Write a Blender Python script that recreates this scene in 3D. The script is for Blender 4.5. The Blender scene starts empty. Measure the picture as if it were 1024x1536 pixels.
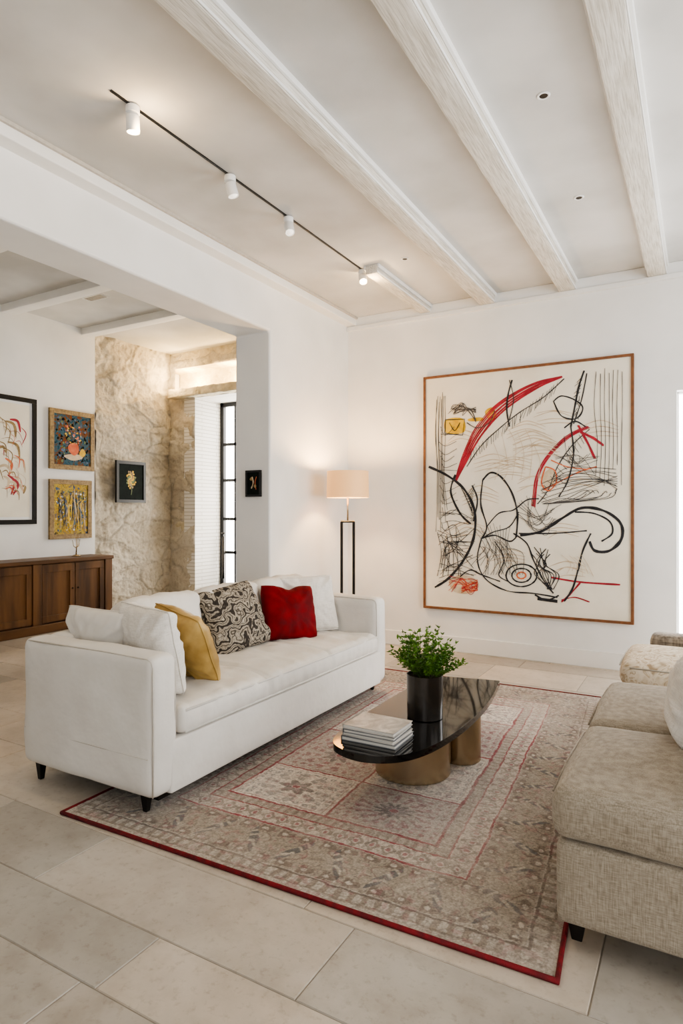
import bpy, bmesh, math, random
import numpy as np
from mathutils import Vector, Matrix, noise
random.seed(7); rng=np.random.RandomState(5)
PI=math.pi
C=bpy.context.scene.collection
F=940.0; HC=1.3; TH=math.atan(540/940); S_=math.sin(TH); C_=math.cos(TH); HY=768.0
XW=-3.14; YB=5.6; XA=-6.5; YA=6.46
# ---- photo pixel -> point on a real plane of the room
def ray(px,py):
    u=(px-512)/F; v=-(py-HY)/F
    return Vector((u*C_-S_, u*S_+C_, v))
def on_y(px,py,Y):
    r=ray(px,py); t=Y/r.y; return Vector((r.x*t,Y,HC+r.z*t))
def on_x(px,py,X):
    r=ray(px,py); t=X/r.x; return Vector((X,r.y*t,HC+r.z*t))
def on_z(px,py,Z):
    r=ray(px,py); t=(Z-HC)/r.z; return Vector((r.x*t,r.y*t,Z))
# ================= mesh builder
def axis_pts(h,r,n):
    a=[-h,-h+.12*r,-h+.4*r,-h+r]; inner=[(-h+r)+(2*(h-r))*i/n for i in range(1,n)]
    return a+inner+[h-r,h-.4*r,h-.12*r,h]
class MB:
    def __init__(s): s.v=[]; s.f=[]; s.m=[]
    def add(s,v,f,mi=0):
        o=len(s.v); s.v+= [tuple(p) for p in v]; s.f+=[tuple(i+o for i in q) for q in f]; s.m+=[mi]*len(f); return s
    def box(s,x0,x1,y0,y1,z0,z1,mi=0):
        v=[(x0,y0,z0),(x1,y0,z0),(x1,y1,z0),(x0,y1,z0),(x0,y0,z1),(x1,y0,z1),(x1,y1,z1),(x0,y1,z1)]
        return s.add(v,[(3,2,1,0),(4,5,6,7),(0,1,5,4),(1,2,6,5),(2,3,7,6),(3,0,4,7)],mi)
    def taper(s,cx,cy,z0,z1,w0,w1,mi=0,dx=0,dy=0):
        v=[]
        for z,w,ox,oy in ((z0,w0,dx,dy),(z1,w1,0,0)):
            v+=[(cx+ox-w/2,cy+oy-w/2,z),(cx+ox+w/2,cy+oy-w/2,z),(cx+ox+w/2,cy+oy+w/2,z),(cx+ox-w/2,cy+oy+w/2,z)]
        return s.add(v,[(3,2,1,0),(4,5,6,7),(0,1,5,4),(1,2,6,5),(2,3,7,6),(3,0,4,7)],mi)
    def lathe(s,c,prof,seg=40,mi=0,closed=False):
        v=[];f=[];n=len(prof)
        for r,z in prof:
            for k in range(seg):
                a=2*PI*k/seg; v.append((c[0]+r*math.cos(a),c[1]+r*math.sin(a),c[2]+z))
        for i in range(n-1 if not closed else n):
            j=(i+1)%n
            for k in range(seg):
                l=(k+1)%seg; f.append((i*seg+k,i*seg+l,j*seg+l,j*seg+k))
        if not closed:
            if prof[0][0]>1e-4: f.append(tuple(reversed(range(seg))))
            if prof[-1][0]>1e-4: f.append(tuple((n-1)*seg+k for k in range(seg)))
        return s.add(v,f,mi)
    def tube(s,pts,r,seg=8,mi=0,loop=False,r1=None):
        pts=[Vector(p) for p in pts]; n=len(pts); v=[];f=[]
        for i,p in enumerate(pts):
            a=pts[(i-1)%n] if (loop or i>0) else p; b=pts[(i+1)%n] if (loop or i<n-1) else p
            t=(b-a).normalized()
            ref=Vector((0,0,1)) if abs(t.z)<.9 else Vector((1,0,0))
            n1=t.cross(ref).normalized(); n2=t.cross(n1)
            rr=r if r1 is None else r+(r1-r)*i/(n-1)
            for k in range(seg):
                an=2*PI*k/seg; v.append(p+n1*rr*math.cos(an)+n2*rr*math.sin(an))
        for i in range(n if loop else n-1):
            j=(i+1)%n
            for k in range(seg):
                l=(k+1)%seg; f.append((i*seg+k,i*seg+l,j*seg+l,j*seg+k))
        if not loop:
            f.append(tuple(reversed(range(seg)))); f.append(tuple((n-1)*seg+k for k in range(seg)))
        return s.add(v,f,mi)
    def prism(s,pts,z0,z1,mi=0,ax='z'):
        n=len(pts)
        if ax=='z': v=[(a,b,z0) for a,b in pts]+[(a,b,z1) for a,b in pts]
        else: v=[(z0,a,b) for a,b in pts]+[(z1,a,b) for a,b in pts]
        f=[tuple(reversed(range(n))),tuple(range(n,2*n))]+[(i,(i+1)%n,n+(i+1)%n,n+i) for i in range(n)]
        return s.add(v,f,mi)
    def soft(s,x0,x1,y0,y1,z0,z1,r=.03,n=8,puff=(0,0,0),wr=0,ws=6,fn=None,mi=0):
        c=((x0+x1)/2,(y0+y1)/2,(z0+z1)/2); h=(abs(x1-x0)/2,abs(y1-y0)/2,abs(z1-z0)/2)
        r=min(r,*[q*.98 for q in h])
        ap=[axis_pts(h[k],r,n if h[k]>.12 else 3) for k in range(3)]
        d={};v=[];f=[]
        def vid(p):
            k=(round(p[0],5),round(p[1],5),round(p[2],5))
            if k in d: return d[k]
            inn=[max(-(h[j]-r),min(h[j]-r,p[j])) for j in range(3)]
            off=Vector([p[j]-inn[j] for j in range(3)]); off=off.normalized()*r if off.length>0 else off
            q=[inn[j]+off[j] for j in range(3)]; q0=list(q)
            for j in range(3):
                if puff[j]:
                    g=puff[j]*q0[j]/h[j]
                    for k2 in range(3):
                        if k2!=j: g*=(1-(q0[k2]/h[k2])**2)
                    q[j]+=g
            w=Vector([q[j]+c[j] for j in range(3)])
            if wr:
                nn=noise.noise(w*ws)+.5*noise.noise(w*ws*2.3); dirn=Vector([q0[j]-inn[j] for j in range(3)]).normalized(); w+=dirn*nn*wr
            if fn: w=fn(w)
            d[k]=len(v); v.append(w); return d[k]
        for a in range(3):
            b,e=(a+1)%3,(a+2)%3
            for sg in (-1,1):
                for i in range(len(ap[b])-1):
                    for j in range(len(ap[e])-1):
                        q=[]
                        for (ii,jj) in ((i,j),(i+1,j),(i+1,j+1),(i,j+1)):
                            p=[0,0,0]; p[a]=sg*h[a]; p[b]=ap[b][ii]; p[e]=ap[e][jj]; q.append(vid(p))
                        if sg<0: q.reverse()
                        f.append(tuple(q))
        return s.add(v,f,mi)
    def build(s,name,mats,parent=None,smooth=False,bevel=0,world=True,auto=None):
        me=bpy.data.meshes.new(name)
        vs=s.v
        if parent is not None and world:
            o=ORI[parent.name]; vs=[(a-o[0],b-o[1],c-o[2]) for a,b,c in vs]
        me.from_pydata(vs,[],s.f)
        if not isinstance(mats,(list,tuple)): mats=[mats]
        for m in mats: me.materials.append(m)
        me.polygons.foreach_set('material_index',s.m)
        if smooth: me.polygons.foreach_set('use_smooth',[True]*len(s.f))
        me.update()
        ob=bpy.data.objects.new(name,me); C.objects.link(ob)
        if parent is not None: ob.parent=parent
        if parent is not None: ORI[ob.name]=ORI.get(parent.name,(0,0,0))
        else: ORI[ob.name]=(0,0,0)
        if auto and smooth:
            try: me.set_sharp_from_angle(angle=math.radians(auto))
            except Exception: pass
        if bevel:
            b=ob.modifiers.new('b','BEVEL'); b.width=bevel; b.segments=3; b.limit_method='ANGLE'; b.angle_limit=math.radians(40)
        return ob
ORI={}
def tag(o,label,cat,group=None):
    o['label']=label; o['category']=cat
    if group: o['group']=group
    return o
def thing(name,label,cat,loc=(0,0,0),rot=(0,0,0),group=None):
    o=bpy.data.objects.new(name,None); C.objects.link(o); o.location=loc; o.rotation_euler=rot; o.empty_display_size=.1
    ORI[o.name]=tuple(loc); return tag(o,label,cat,group)
def struct(o): o['kind']='structure'; return o
# ================= materials
def s2l(h):
    h=h.lstrip('#'); r=[int(h[i:i+2],16)/255 for i in (0,2,4)]
    return tuple((c/12.92 if c<=.04045 else ((c+.055)/1.055)**2.4) for c in r)+(1,)
def N(nt,t,**k):
    n=nt.nodes.new(t)
    for a,b in k.items():
        if a in n.inputs: n.inputs[a].default_value=b
        else: setattr(n,a,b)
    return n
def base(name,rough=.5,metal=0,spec=.5,coat=0):
    m=bpy.data.materials.new(name); m.use_nodes=True; nt=m.node_tree; b=nt.nodes['Principled BSDF']
    b.inputs['Roughness'].default_value=rough; b.inputs['Metallic'].default_value=metal
    b.inputs['Specular IOR Level'].default_value=spec; b.inputs['Coat Weight'].default_value=coat
    return m,nt,b
def coords(nt,scale=(1,1,1),kind='Object'):
    tc=N(nt,'ShaderNodeTexCoord'); mp=N(nt,'ShaderNodeMapping'); mp.inputs['Scale'].default_value=scale
    nt.links.new(tc.outputs[kind],mp.inputs['Vector']); return mp.outputs['Vector']
def nz(nt,vec,scale,detail=4,rough=.5,dist=0):
    n=N(nt,'ShaderNodeTexNoise'); n.inputs['Scale'].default_value=scale; n.inputs['Detail'].default_value=detail
    n.inputs['Roughness'].default_value=rough; n.inputs['Distortion'].default_value=dist
    nt.links.new(vec,n.inputs['Vector']); return n.outputs['Fac']
def ramp(nt,fac,stops,interp='LINEAR'):
    r=N(nt,'ShaderNodeValToRGB'); cr=r.color_ramp; cr.interpolation=interp
    while len(cr.elements)<len(stops): cr.elements.new(.5)
    for e,(p,c) in zip(cr.elements,stops): e.position=p; e.color=c
    nt.links.new(fac,r.inputs['Fac']); return r.outputs['Color']
def mixc(nt,fac,a,b,mode='MIX'):
    m=N(nt,'ShaderNodeMix'); m.data_type='RGBA'; m.blend_type=mode
    if hasattr(fac,'node'): nt.links.new(fac,m.inputs['Factor'])
    else: m.inputs['Factor'].default_value=fac
    for k,x in ((6,a),(7,b)):
        if hasattr(x,'node'): nt.links.new(x,m.inputs[k])
        else: m.inputs[k].default_value=x
    return m.outputs[2]
def bump(nt,b,h,strength=.3,dist=.01):
    n=N(nt,'ShaderNodeBump'); n.inputs['Strength'].default_value=strength; n.inputs['Distance'].default_value=dist
    nt.links.new(h,n.inputs['Height']); nt.links.new(n.outputs['Normal'],b.inputs['Normal'])
def simple(name,c1,c2=None,rough=.5,scale=4,detail=4,metal=0,spec=.5,bs=0,bscale=60,bd=.005,coat=0,stretch=(1,1,1),p=(.35,.65),sheen=0):
    m,nt,b=base(name,rough,metal,spec,coat); b.inputs['Sheen Weight'].default_value=sheen
    c1=s2l(c1); c2=s2l(c2) if c2 else c1
    v=coords(nt,stretch); f=nz(nt,v,scale,detail)
    nt.links.new(ramp(nt,f,[(p[0],c1),(p[1],c2)]),b.inputs['Base Color'])
    if bs: bump(nt,b,nz(nt,v,bscale,3),bs,bd)
    return m
def weave(name,c1,c2,rough=.9,s=260,bs=.4,bd=.002,p=(.36,.6)):
    m,nt,b=base(name,rough,spec=.2); b.inputs['Sheen Weight'].default_value=.15
    a=nz(nt,coords(nt,(.10,.10,1)),s,2); d=nz(nt,coords(nt,(1,1,.08)),s,2)
    mx=N(nt,'ShaderNodeMath',operation='ADD'); nt.links.new(a,mx.inputs[0]); nt.links.new(d,mx.inputs[1])
    h=N(nt,'ShaderNodeMath',operation='MULTIPLY'); nt.links.new(mx.outputs[0],h.inputs[0]); h.inputs[1].default_value=.5
    nt.links.new(ramp(nt,h.outputs[0],[(p[0],s2l(c1)),(p[1],s2l(c2))]),b.inputs['Base Color'])
    bump(nt,b,h.outputs[0],bs,bd); return m
M={}
M['wall']=simple('white_plaster','#e8e7e4','#f0efec',.85,2.2,bs=.15,bscale=22,bd=.004,spec=.2)
M['ceil']=simple('limewash_ceiling','#c3c1bc','#dbd9d5',.9,1.4,8,bs=.12,bscale=18,bd=.004,spec=.15)
m,nt,b=base('whitewashed_beam',.8,spec=.2)
g=nz(nt,coords(nt,(1,.035,1)),190,4,.6); g2=nz(nt,coords(nt,(1,.3,1)),9,5,.6)
nt.links.new(mixc(nt,.35,ramp(nt,g,[(.36,s2l('#c1bbb0')),(.5,s2l('#dad5cb')),(.64,s2l('#e8e4dc'))]),ramp(nt,g2,[(.35,s2l('#d6d1c7')),(.65,s2l('#ffffff'))]),'MULTIPLY'),b.inputs['Base Color'])
bump(nt,b,g,.35,.003); M['beam']=m
M['trim']=simple('white_trim','#edebe6','#f2f0ec',.55,3)
M['sofa']=simple('white_leather','#d9d4cc','#e5e1da',.62,3,6,bs=.45,bscale=9,bd=.016,spec=.3)
M['seam']=simple('seam_thread','#bab3a8','#c6bfb4',.7,40)
M['cream']=weave('cream_linen','#d4cec5','#e7e2da')
M['linen']=weave('oatmeal_linen','#8c8272','#b3a898',s=330,bs=.45,bd=.0015,p=(.36,.62))
M['gold']=simple('gold_silk','#97783e','#bf9f60',.45,7,bs=.35,bscale=12,bd=.012,spec=.45)
M['red']=simple('red_velvet','#570208','#78040e',.75,12,bs=.2,bscale=24,spec=.2)
M['blackmetal']=simple('black_metal','#141312','#1d1b1a',.4,8,metal=.4)
M['gloss']=simple('black_lacquer','#060606','#0f0e0e',.07,6,coat=.3,spec=.5)
M['brass']=simple('brushed_bronze','#a8957a','#b8a68b',.27,2,metal=.92)
M['pot']=simple('gunmetal','#45423f','#5a5652',.24,3,metal=.85)
M['white']=simple('white_enamel','#ececea','#f3f3f1',.35)
M['walnut']=simple('walnut','#442c18','#6c4a2a',.45,9,6,bs=.2,bscale=40,bd=.002,stretch=(1,.12,1),spec=.4)
M['walnut_v']=simple('walnut_upright','#462e1a','#74502e',.45,9,6,bs=.2,bscale=40,bd=.002,stretch=(1,1,.12),spec=.4)
M['frame']=simple('oak_frame','#6d462b','#845634',.5,20)
M['goldframe']=simple('gilt_frame','#77603c','#a08659',.5,30,bs=.3,bscale=80)
M['blackframe']=simple('black_frame','#0e0d0d','#171616',.35,10)
M['leafA']=simple('leaf_green','#3a6420','#76a03c',.45,14,spec=.5)
M['stem']=simple('stem_green','#4a5c26','#5f7030',.6)
M['soil']=simple('soil','#2a1d14','#3c2b1e',.95,40,bs=.6)
M['page']=simple('book_pages','#cbc7bf','#ece9e2',.8,60,stretch=(.05,.05,6))
M['cover']=simple('pale_book_cover','#bfbab2','#d2cdc5',.5,4)
M['coverg']=simple('grey_book_cover','#5c5f63','#75787c',.5,4)
m,nt,b=base('printed_cover',.4); v=coords(nt); f=nz(nt,v,9,4,.6,1.2); nt.links.new(ramp(nt,f,[(.3,s2l('#8f8b86')),(.48,s2l('#b4afa8')),(.6,s2l('#cfcac3')),(.75,s2l('#a29d97'))]),b.inputs['Base Color']); M['covert']=m
M['canvas']=simple('cream_canvas','#e3dbc9','#eee7d7',.85,3,6,bs=.2,bscale=300,bd=.001)
M['ink']=simple('black_ink','#101014','#26262b',.6,20)
M['inkthin']=simple('grey_ink','#2d2c2e','#4c4947',.7,20)
M['pred']=simple('crimson_paint','#8c1526','#ad2438',.6,15)
M['pora']=simple('orange_paint','#c4532e','#d9754a',.6,15)
M['pyel']=simple('yellow_paint','#c79b1e','#e0bb3a',.6,15)
M['pbei']=simple('ochre_wash','#bfa98a','#d4c3a8',.7,15)
M['pblu']=simple('slate_paint','#3d5068','#5d7590',.6,15)
M['pgrn']=simple('moss_paint','#4d5c38','#758254',.6,15)
M['stone_t']=simple('lintel_stone','#cdbf9f','#e9dec4',.9,11,7,bs=.9,bscale=24,bd=.02)
M['redbind']=simple('red_binding','#5b0b12','#7c1119',.85,40,bs=.4,bscale=200)
m,nt,b=base('white_painted_brick',.8,spec=.2)
v=coords(nt); mp=N(nt,'ShaderNodeSeparateXYZ'); nt.links.new(v,mp.inputs[0]); cb=N(nt,'ShaderNodeCombineXYZ'); nt.links.new(mp.outputs[1],cb.inputs[0]); nt.links.new(mp.outputs[2],cb.inputs[1])
br=N(nt,'ShaderNodeTexBrick'); br.inputs['Scale'].default_value=1; br.inputs['Brick Width'].default_value=.6; br.inputs['Row Height'].default_value=.05; br.inputs['Mortar Size'].default_value=.005
br.inputs['Color1'].default_value=s2l('#f2efe9'); br.inputs['Color2'].default_value=s2l('#ebe7df'); br.inputs['Mortar'].default_value=s2l('#c6c0b4')
nt.links.new(cb.outputs[0],br.inputs['Vector']); nt.links.new(br.outputs['Color'],b.inputs['Base Color']); M['brick']=m
m,nt,b=base('rough_limestone',.95,spec=.05)
v=coords(nt); a=nz(nt,v,1.8,7,.6,.3); c=nz(nt,v,24,9,.75); at=N(nt,'ShaderNodeAttribute'); at.attribute_name='crev_shade'
col=ramp(nt,a,[(.3,s2l('#c9bfad')),(.5,s2l('#dad2c2')),(.7,s2l('#e7e1d5'))]); col2=ramp(nt,c,[(.32,s2l('#c3b9a9')),(.5,s2l('#ffffff'))])
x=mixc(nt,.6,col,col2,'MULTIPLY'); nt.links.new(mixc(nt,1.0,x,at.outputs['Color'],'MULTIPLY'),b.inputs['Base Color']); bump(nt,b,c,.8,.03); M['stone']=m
m,nt,b=base('limestone_tile',.5,spec=.4)
v=coords(nt); at=N(nt,'ShaderNodeAttribute'); at.attribute_name='tone'
a=nz(nt,v,2.2,8,.58,.2); c=nz(nt,v,34,6,.65); d=nz(nt,v,9,5,.6)
c1=ramp(nt,a,[(.28,s2l('#aba193')),(.5,s2l('#c0b6a8')),(.74,s2l('#d2c9bc'))]); c2=ramp(nt,c,[(.3,s2l('#beb4a6')),(.46,s2l('#ffffff'))])
x=mixc(nt,.4,c1,c2,'MULTIPLY'); x=mixc(nt,.25,x,ramp(nt,d,[(.36,s2l('#cfc7bb')),(.52,s2l('#ffffff'))]),'MULTIPLY'); x=mixc(nt,1.0,x,at.outputs['Color'],'MULTIPLY'); nt.links.new(x,b.inputs['Base Color'])
nt.links.new(ramp(nt,a,[(.3,(.28,.28,.28,1)),(.7,(.46,.46,.46,1))]),b.inputs['Roughness']); bump(nt,b,c,.12,.004); M['tile']=m
M['grout']=simple('grout','#8b8378','#9a9286',.9,20)
m,nt,b=base('woven_rug',.95,spec=.1); b.inputs['Sheen Weight'].default_value=.15
at=N(nt,'ShaderNodeAttribute'); at.attribute_name='pile'; v=coords(nt); f=nz(nt,v,150,3)
nt.links.new(mixc(nt,.5,at.outputs['Color'],ramp(nt,f,[(.3,(.5,.5,.5,1)),(.6,(1.15,1.15,1.15,1))]),'MULTIPLY'),b.inputs['Base Color']); bump(nt,b,f,.6,.004); M['rug']=m
m,nt,b=base('paisley_fabric',.85,spec=.2)
v=coords(nt); w=N(nt,'ShaderNodeTexWave',wave_type='RINGS',wave_profile='SIN'); w.inputs['Scale'].default_value=4.6; w.inputs['Distortion'].default_value=18; w.inputs['Detail'].default_value=2.2; w.inputs['Detail Scale'].default_value=2.2; w.inputs['Detail Roughness'].default_value=.45
nt.links.new(v,w.inputs['Vector'])
f2=nz(nt,v,70,3,.6)
nt.links.new(mixc(nt,.4,ramp(nt,w.outputs['Fac'],[(.0,s2l('#3a3530')),(.18,s2l('#4d4640')),(.27,s2l('#9c9282')),(.50,s2l('#bdb3a3')),(.60,s2l('#6d655b')),(.70,s2l('#989082')),(.86,s2l('#b3a999')),(1,s2l('#4b453e'))]),ramp(nt,f2,[(.4,s2l('#8a8073')),(.55,s2l('#ffffff'))]),'MULTIPLY'),b.inputs['Base Color']); M['paisley']=m
m,nt,b=base('floral_fabric',.9,spec=.2); v=coords(nt); f=nz(nt,v,10,3,.5,2.0)
nt.links.new(ramp(nt,f,[(.32,s2l('#a08b70')),(.40,s2l('#c9b9a0')),(.5,s2l('#d9cdb9')),(.58,s2l('#b39f84')),(.64,s2l('#d3c5af'))]),b.inputs['Base Color']); M['floral']=m
M['wicker']=weave('grey_wicker','#6b6258','#a89d8f',s=70,bs=.9,bd=.006)
def emis(name,col,st,basec='#ffffff'):
    m,nt,b=base(name,.6); b.inputs['Base Color'].default_value=s2l(basec); b.inputs['Emission Color'].default_value=s2l(col); b.inputs['Emission Strength'].default_value=st; return m
M['glow']=emis('warm_lens','#ffd9a0',22); M['shade']=emis('linen_shade','#ffa552',.62,'#dcc096')
M['bulb']=emis('warm_bulb','#ffd9a0',12); M['sky']=emis('bright_sky_glass','#fffaf2',11); M['sky2']=emis('bright_day_glass','#fbfcff',5)
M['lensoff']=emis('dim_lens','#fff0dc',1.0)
def blotch(name,cols,scale=9,dist=1.5):
    m,nt,b=base(name,.7,spec=.15); v=coords(nt); f=nz(nt,v,scale,5,.65,dist); n=len(cols)
    nt.links.new(ramp(nt,f,[(.28+.44*i/(n-1),s2l(c)) for i,c in enumerate(cols)]),b.inputs['Base Color']); return m
M['artA']=blotch('blue_fruit_painting',['#141e20','#1f3b4a','#3d6473','#5f4630','#8c4a22','#2e4a54'],12)
M['artB']=blotch('blue_gold_painting',['#1d3046','#40597a','#b08d2e','#c0aa5c','#66552c','#26405a'],11)
M['artC']=blotch('dark_flower_painting',['#060a08','#0e1512','#141d18','#0c1210'],9)
# ================= STRUCTURE
mb=MB(); struct(mb.prism([(-3,0),(-3,3.62),(7.1,3.62),(7.1,0),(4.26,0),(4.26,2.82),(-.5,2.82),(-.5,0)],XW-.37,XW,ax='x').build('wall_left',M['wall'],bevel=.018))
mb=MB()
wx0,wx1,wz1=-.17,1.1,2.26
for a in ((XW,wx0,YB,YB+.3,0,3.4),(wx1,3.6,YB,YB+.3,0,3.4),(wx0,wx1,YB,YB+.3,wz1,3.4),(wx0,wx1,YB,YB+.3,0,.08)): mb.box(*a)
struct(mb.build('wall_back',M['wall']))
mb=MB()
for a in ((3.3,3.6,-3,.2,0,3.4),(3.3,3.6,4.2,YB,0,3.4),(3.3,3.6,.2,4.2,2.75,3.4),(3.3,3.6,.2,4.2,0,.15)): mb.box(*a)
struct(mb.build('wall_right',M['wall']))
mb=MB()
for a in ((XA-.3,-1.6,-3.3,-3,0,3.62),(2.2,3.6,-3.3,-3,0,3.62),(-1.6,2.2,-3.3,-3,2.7,3.62),(-1.6,2.2,-3.3,-3,0,.15)): mb.box(*a)
struct(mb.build('wall_front',M['wall']))
mb=MB(); mb.box(XA-.3,XA,-3,5.2,0,3.62); mb.box(XA-.3,XA-.12,5.2,7.1,0,3.62); struct(mb.build('wall_far_left',M['wall']))
mb=MB(); mb.box(XW,3.6,-3.3,YB+.3,3.27,3.62); struct(mb.build('ceiling',M['ceil']))
mb=MB(); mb.box(XA-.3,XW-.37,-3,7.1,3.52,3.62); struct(mb.build('ceiling_side_room',M['ceil']))
def window(name,parts,mat=M['trim']):
    mb=MB()
    for a in parts: mb.box(*a)
    return struct(mb.build(name,mat,bevel=.003))
w2=window('window_2',[(wx0,wx0+.012,YB+.1,YB+.16,.08,wz1),(wx1-.012,wx1,YB+.1,YB+.16,.08,wz1),(wx0,wx1,YB+.1,YB+.16,wz1-.012,wz1),(wx0,wx1,YB+.1,YB+.16,.08,.12),(.45,.48,YB+.1,YB+.16,.08,wz1)])
MB().box(wx0+.001,wx1-.001,YB+.165,YB+.175,.081,wz1-.001).build('pane',M['sky2'],w2)
window('window_3',[(3.4,3.46,.2,.26,.15,2.75),(3.4,3.46,4.14,4.2,.15,2.75),(3.4,3.46,.2,4.2,2.69,2.75),(3.4,3.46,.2,4.2,.15,.21),(3.4,3.46,1.5,1.55,.15,2.75),(3.4,3.46,2.85,2.9,.15,2.75)])
def stone_disp(a,b,seed):
    p=Vector((a,b,seed)); pw=Vector((a*2.5+.4*noise.noise(p*2.1),b*4.4+.4*noise.noise(p*2.3+Vector((5,2,1))),seed))
    ds,pt=noise.voronoi(pw); j=ds[1]-ds[0]+.08*noise.noise(p*11)
    cr_=max(0,1-max(j,0)/.10)*max(0,.8+1.0*noise.noise(p*1.7))
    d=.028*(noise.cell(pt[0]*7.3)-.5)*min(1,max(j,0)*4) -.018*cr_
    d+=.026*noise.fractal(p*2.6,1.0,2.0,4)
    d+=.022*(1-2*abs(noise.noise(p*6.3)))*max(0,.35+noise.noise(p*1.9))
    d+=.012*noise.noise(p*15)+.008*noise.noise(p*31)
    return d,1-.22*min(1,cr_)-.08*max(0,noise.noise(p*8))  # second value: crease shade painted into the stone colour, plus random tone
def stone_grid(A,B,fix,name,hole=None,axis='x',sgn=1,seed=0,extra=None):
    v=[];f=[];cv=[]
    for a in A:
        for b_ in B:
            d,c=stone_disp(a,b_,seed)
            if hole:
                for h in hole:
                    if h[0]-.01<=a<=h[1]+.01 and h[2]-.01<=b_<=h[3]+.01: d=0
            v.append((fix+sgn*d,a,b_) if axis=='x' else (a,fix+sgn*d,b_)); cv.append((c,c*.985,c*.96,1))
    nb=len(B)
    for i in range(len(A)-1):
        for j in range(nb-1):
            ca=(A[i]+A[i+1])/2; cb_=(B[j]+B[j+1])/2
            if hole and any(h[0]<ca<h[1] and h[2]<cb_<h[3] for h in hole): continue
            f.append((i*nb+j,(i+1)*nb+j,(i+1)*nb+j+1,i*nb+j+1))
    mb=MB().add(v,f)
    if extra: mb.box(*extra); cv+=[(1,1,1,1)]*8
    o=struct(mb.build(name,M['stone'],smooth=True))
    at=o.data.attributes.new('crev_shade','FLOAT_COLOR','POINT'); at.data.foreach_set('color',np.array(cv,dtype=np.float32).ravel()); return o
stone_grid(list(np.linspace(5.2,YA+.02,110)),list(np.linspace(0,3.52,300)),XA,'wall_stone_left',seed=3,extra=(XA-.11,XA-.09,5.2,YA,0,3.52))
ox0,ox1,oz0,oz1=-6.03,-4.85,.2,2.87; nz0,nz1=3.0,3.3
def lins(stops,step):
    out=[]
    for a,b_ in zip(stops[:-1],stops[1:]):
        n=max(1,int(round((b_-a)/step))); out+=[a+(b_-a)*i/n for i in range(n)]
    return out+[stops[-1]]
stone_grid(lins([XA-.07,-6.40,ox0,ox1,-4.3,XW-.37],.02),lins([0,oz0,oz1,nz0,nz1,3.52],.02),YA,'wall_stone_back',hole=[(ox0,ox1,oz0,oz1),(-6.40,ox1,nz0,nz1)],axis='y',sgn=-1,seed=8)
mb=MB()
mb.box(ox0-.2,ox0,YA+.001,7.1,0,oz1,0); mb.box(ox1,ox1+.2,YA+.001,7.1,0,oz1,0); mb.box(ox0-.2,ox1+.2,YA+.001,7.1,oz1,nz0,0); mb.box(ox0-.2,ox1+.2,YA+.001,7.1,0,oz0,0)
struct(mb.build('wall_window_reveal',M['brick']))
mb=MB(); mb.box(-6.6,ox1+.3,YA+.3,7.1,nz0,3.52); mb.box(-6.6,ox1+.3,YA+.001,YA+.3,nz1,3.52); mb.box(ox1,ox1+.3,YA+.001,YA+.3,nz0,nz1); mb.box(ox1+.3,XW-.37,YA+.04,7.1,0,3.52); mb.box(-6.6,ox0-.2,YA+.04,7.1,0,nz0)
struct(mb.build('wall_niche',M['stone_t']))
mb=MB(); mb.soft(-6.44,ox1+.25,YA-.12,YA+.05,oz1+.005,nz0-.005,r=.02,n=40,wr=.014,ws=9); struct(mb.build('trim_lintel',M['stone_t'],smooth=True))
W=struct(MB().box(ox0,ox0+.06,6.98,7.04,oz0,oz1).box(ox1-.06,ox1,6.98,7.04,oz0,oz1).box(ox0,ox1,6.98,7.04,oz1-.06,oz1).box(ox0,ox1,6.98,7.04,oz0,oz0+.07).box(-5.48,-5.40,6.97,7.04,oz0,oz1).build('window_1',M['blackframe'],bevel=.004))
mb=MB()
for z in (2.27,1.755,1.2,.72): mb.box(ox0+.06,ox1-.06,6.99,7.02,z-.02,z+.02)
mb.box(-5.78,-5.75,6.99,7.02,oz0,oz1); mb.build('muntins',M['blackframe'],W)
MB().box(ox0+.01,ox1-.01,7.045,7.055,oz0+.01,oz1-.01).build('pane',M['sky'],W)
mb=MB(); mb.tube([(ox0+.1,6.93,.35),(ox0+.1,6.93,.95)],.022); mb.tube([(ox0+.1,6.93,.93),(ox0+.1,6.90,1.0),(ox0+.16,6.88,1.0)],.014); mb.build('window_handle',M['pot'],W,smooth=True)
MB().box(ox0+.02,ox1,6.5,6.98,oz0+.002,oz0+.03).build('window_sill',M['blackmetal'],W)
tn=[0]
def trim(mb,mat=None,**k):
    tn[0]+=1; return struct(mb.build('trim_%d'%tn[0],mat or M['beam'],**k))
def rough_beam(x0,x1,y0,y1,z0,z1,n=90):
    return MB().soft(x0,x1,y0,y1,z0,z1,r=.003,n=n,wr=.0012,ws=7)
for x0,x1,y0 in ((-1.745,-1.615,-3),(-1.055,-.925,-3),(-.375,-.245,-3),(.31,.44,-3),(1.0,1.13,-3),(1.7,1.83,-3),(-2.335,-2.235,4.45)):
    zb=3.18 if y0<0 else 3.20
    trim(rough_beam(x0,x1,y0,YB+.01,zb,3.29),smooth=True,auto=40)
    trim(MB().box(x1+.001,x1+.018,y0,YB,3.242,3.272).box(x0-.018,x0-.001,y0,YB,3.242,3.272).box(x1+.001,x1+.008,y0,YB,zb+.004,zb+.018),M['wall'],bevel=.003)
trim(MB().box(XW-.01,-3.035,-3,YB,3.19,3.272),M['trim'],bevel=.008)
trim(MB().box(-3.035,-3.015,-3,YB,3.25,3.272),M['seam'],bevel=.003)
trim(MB().box(XW,3.3,YB-.035,YB+.01,3.14,3.18).box(XW,3.3,YB-.02,YB+.01,3.18,3.27),M['wall'],bevel=.006)
for y in (1.9,2.95,4.0,5.0): trim(rough_beam(XA,XW-.37,y,y+.14,3.44,3.53),M['trim'],smooth=True,auto=40)
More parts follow.
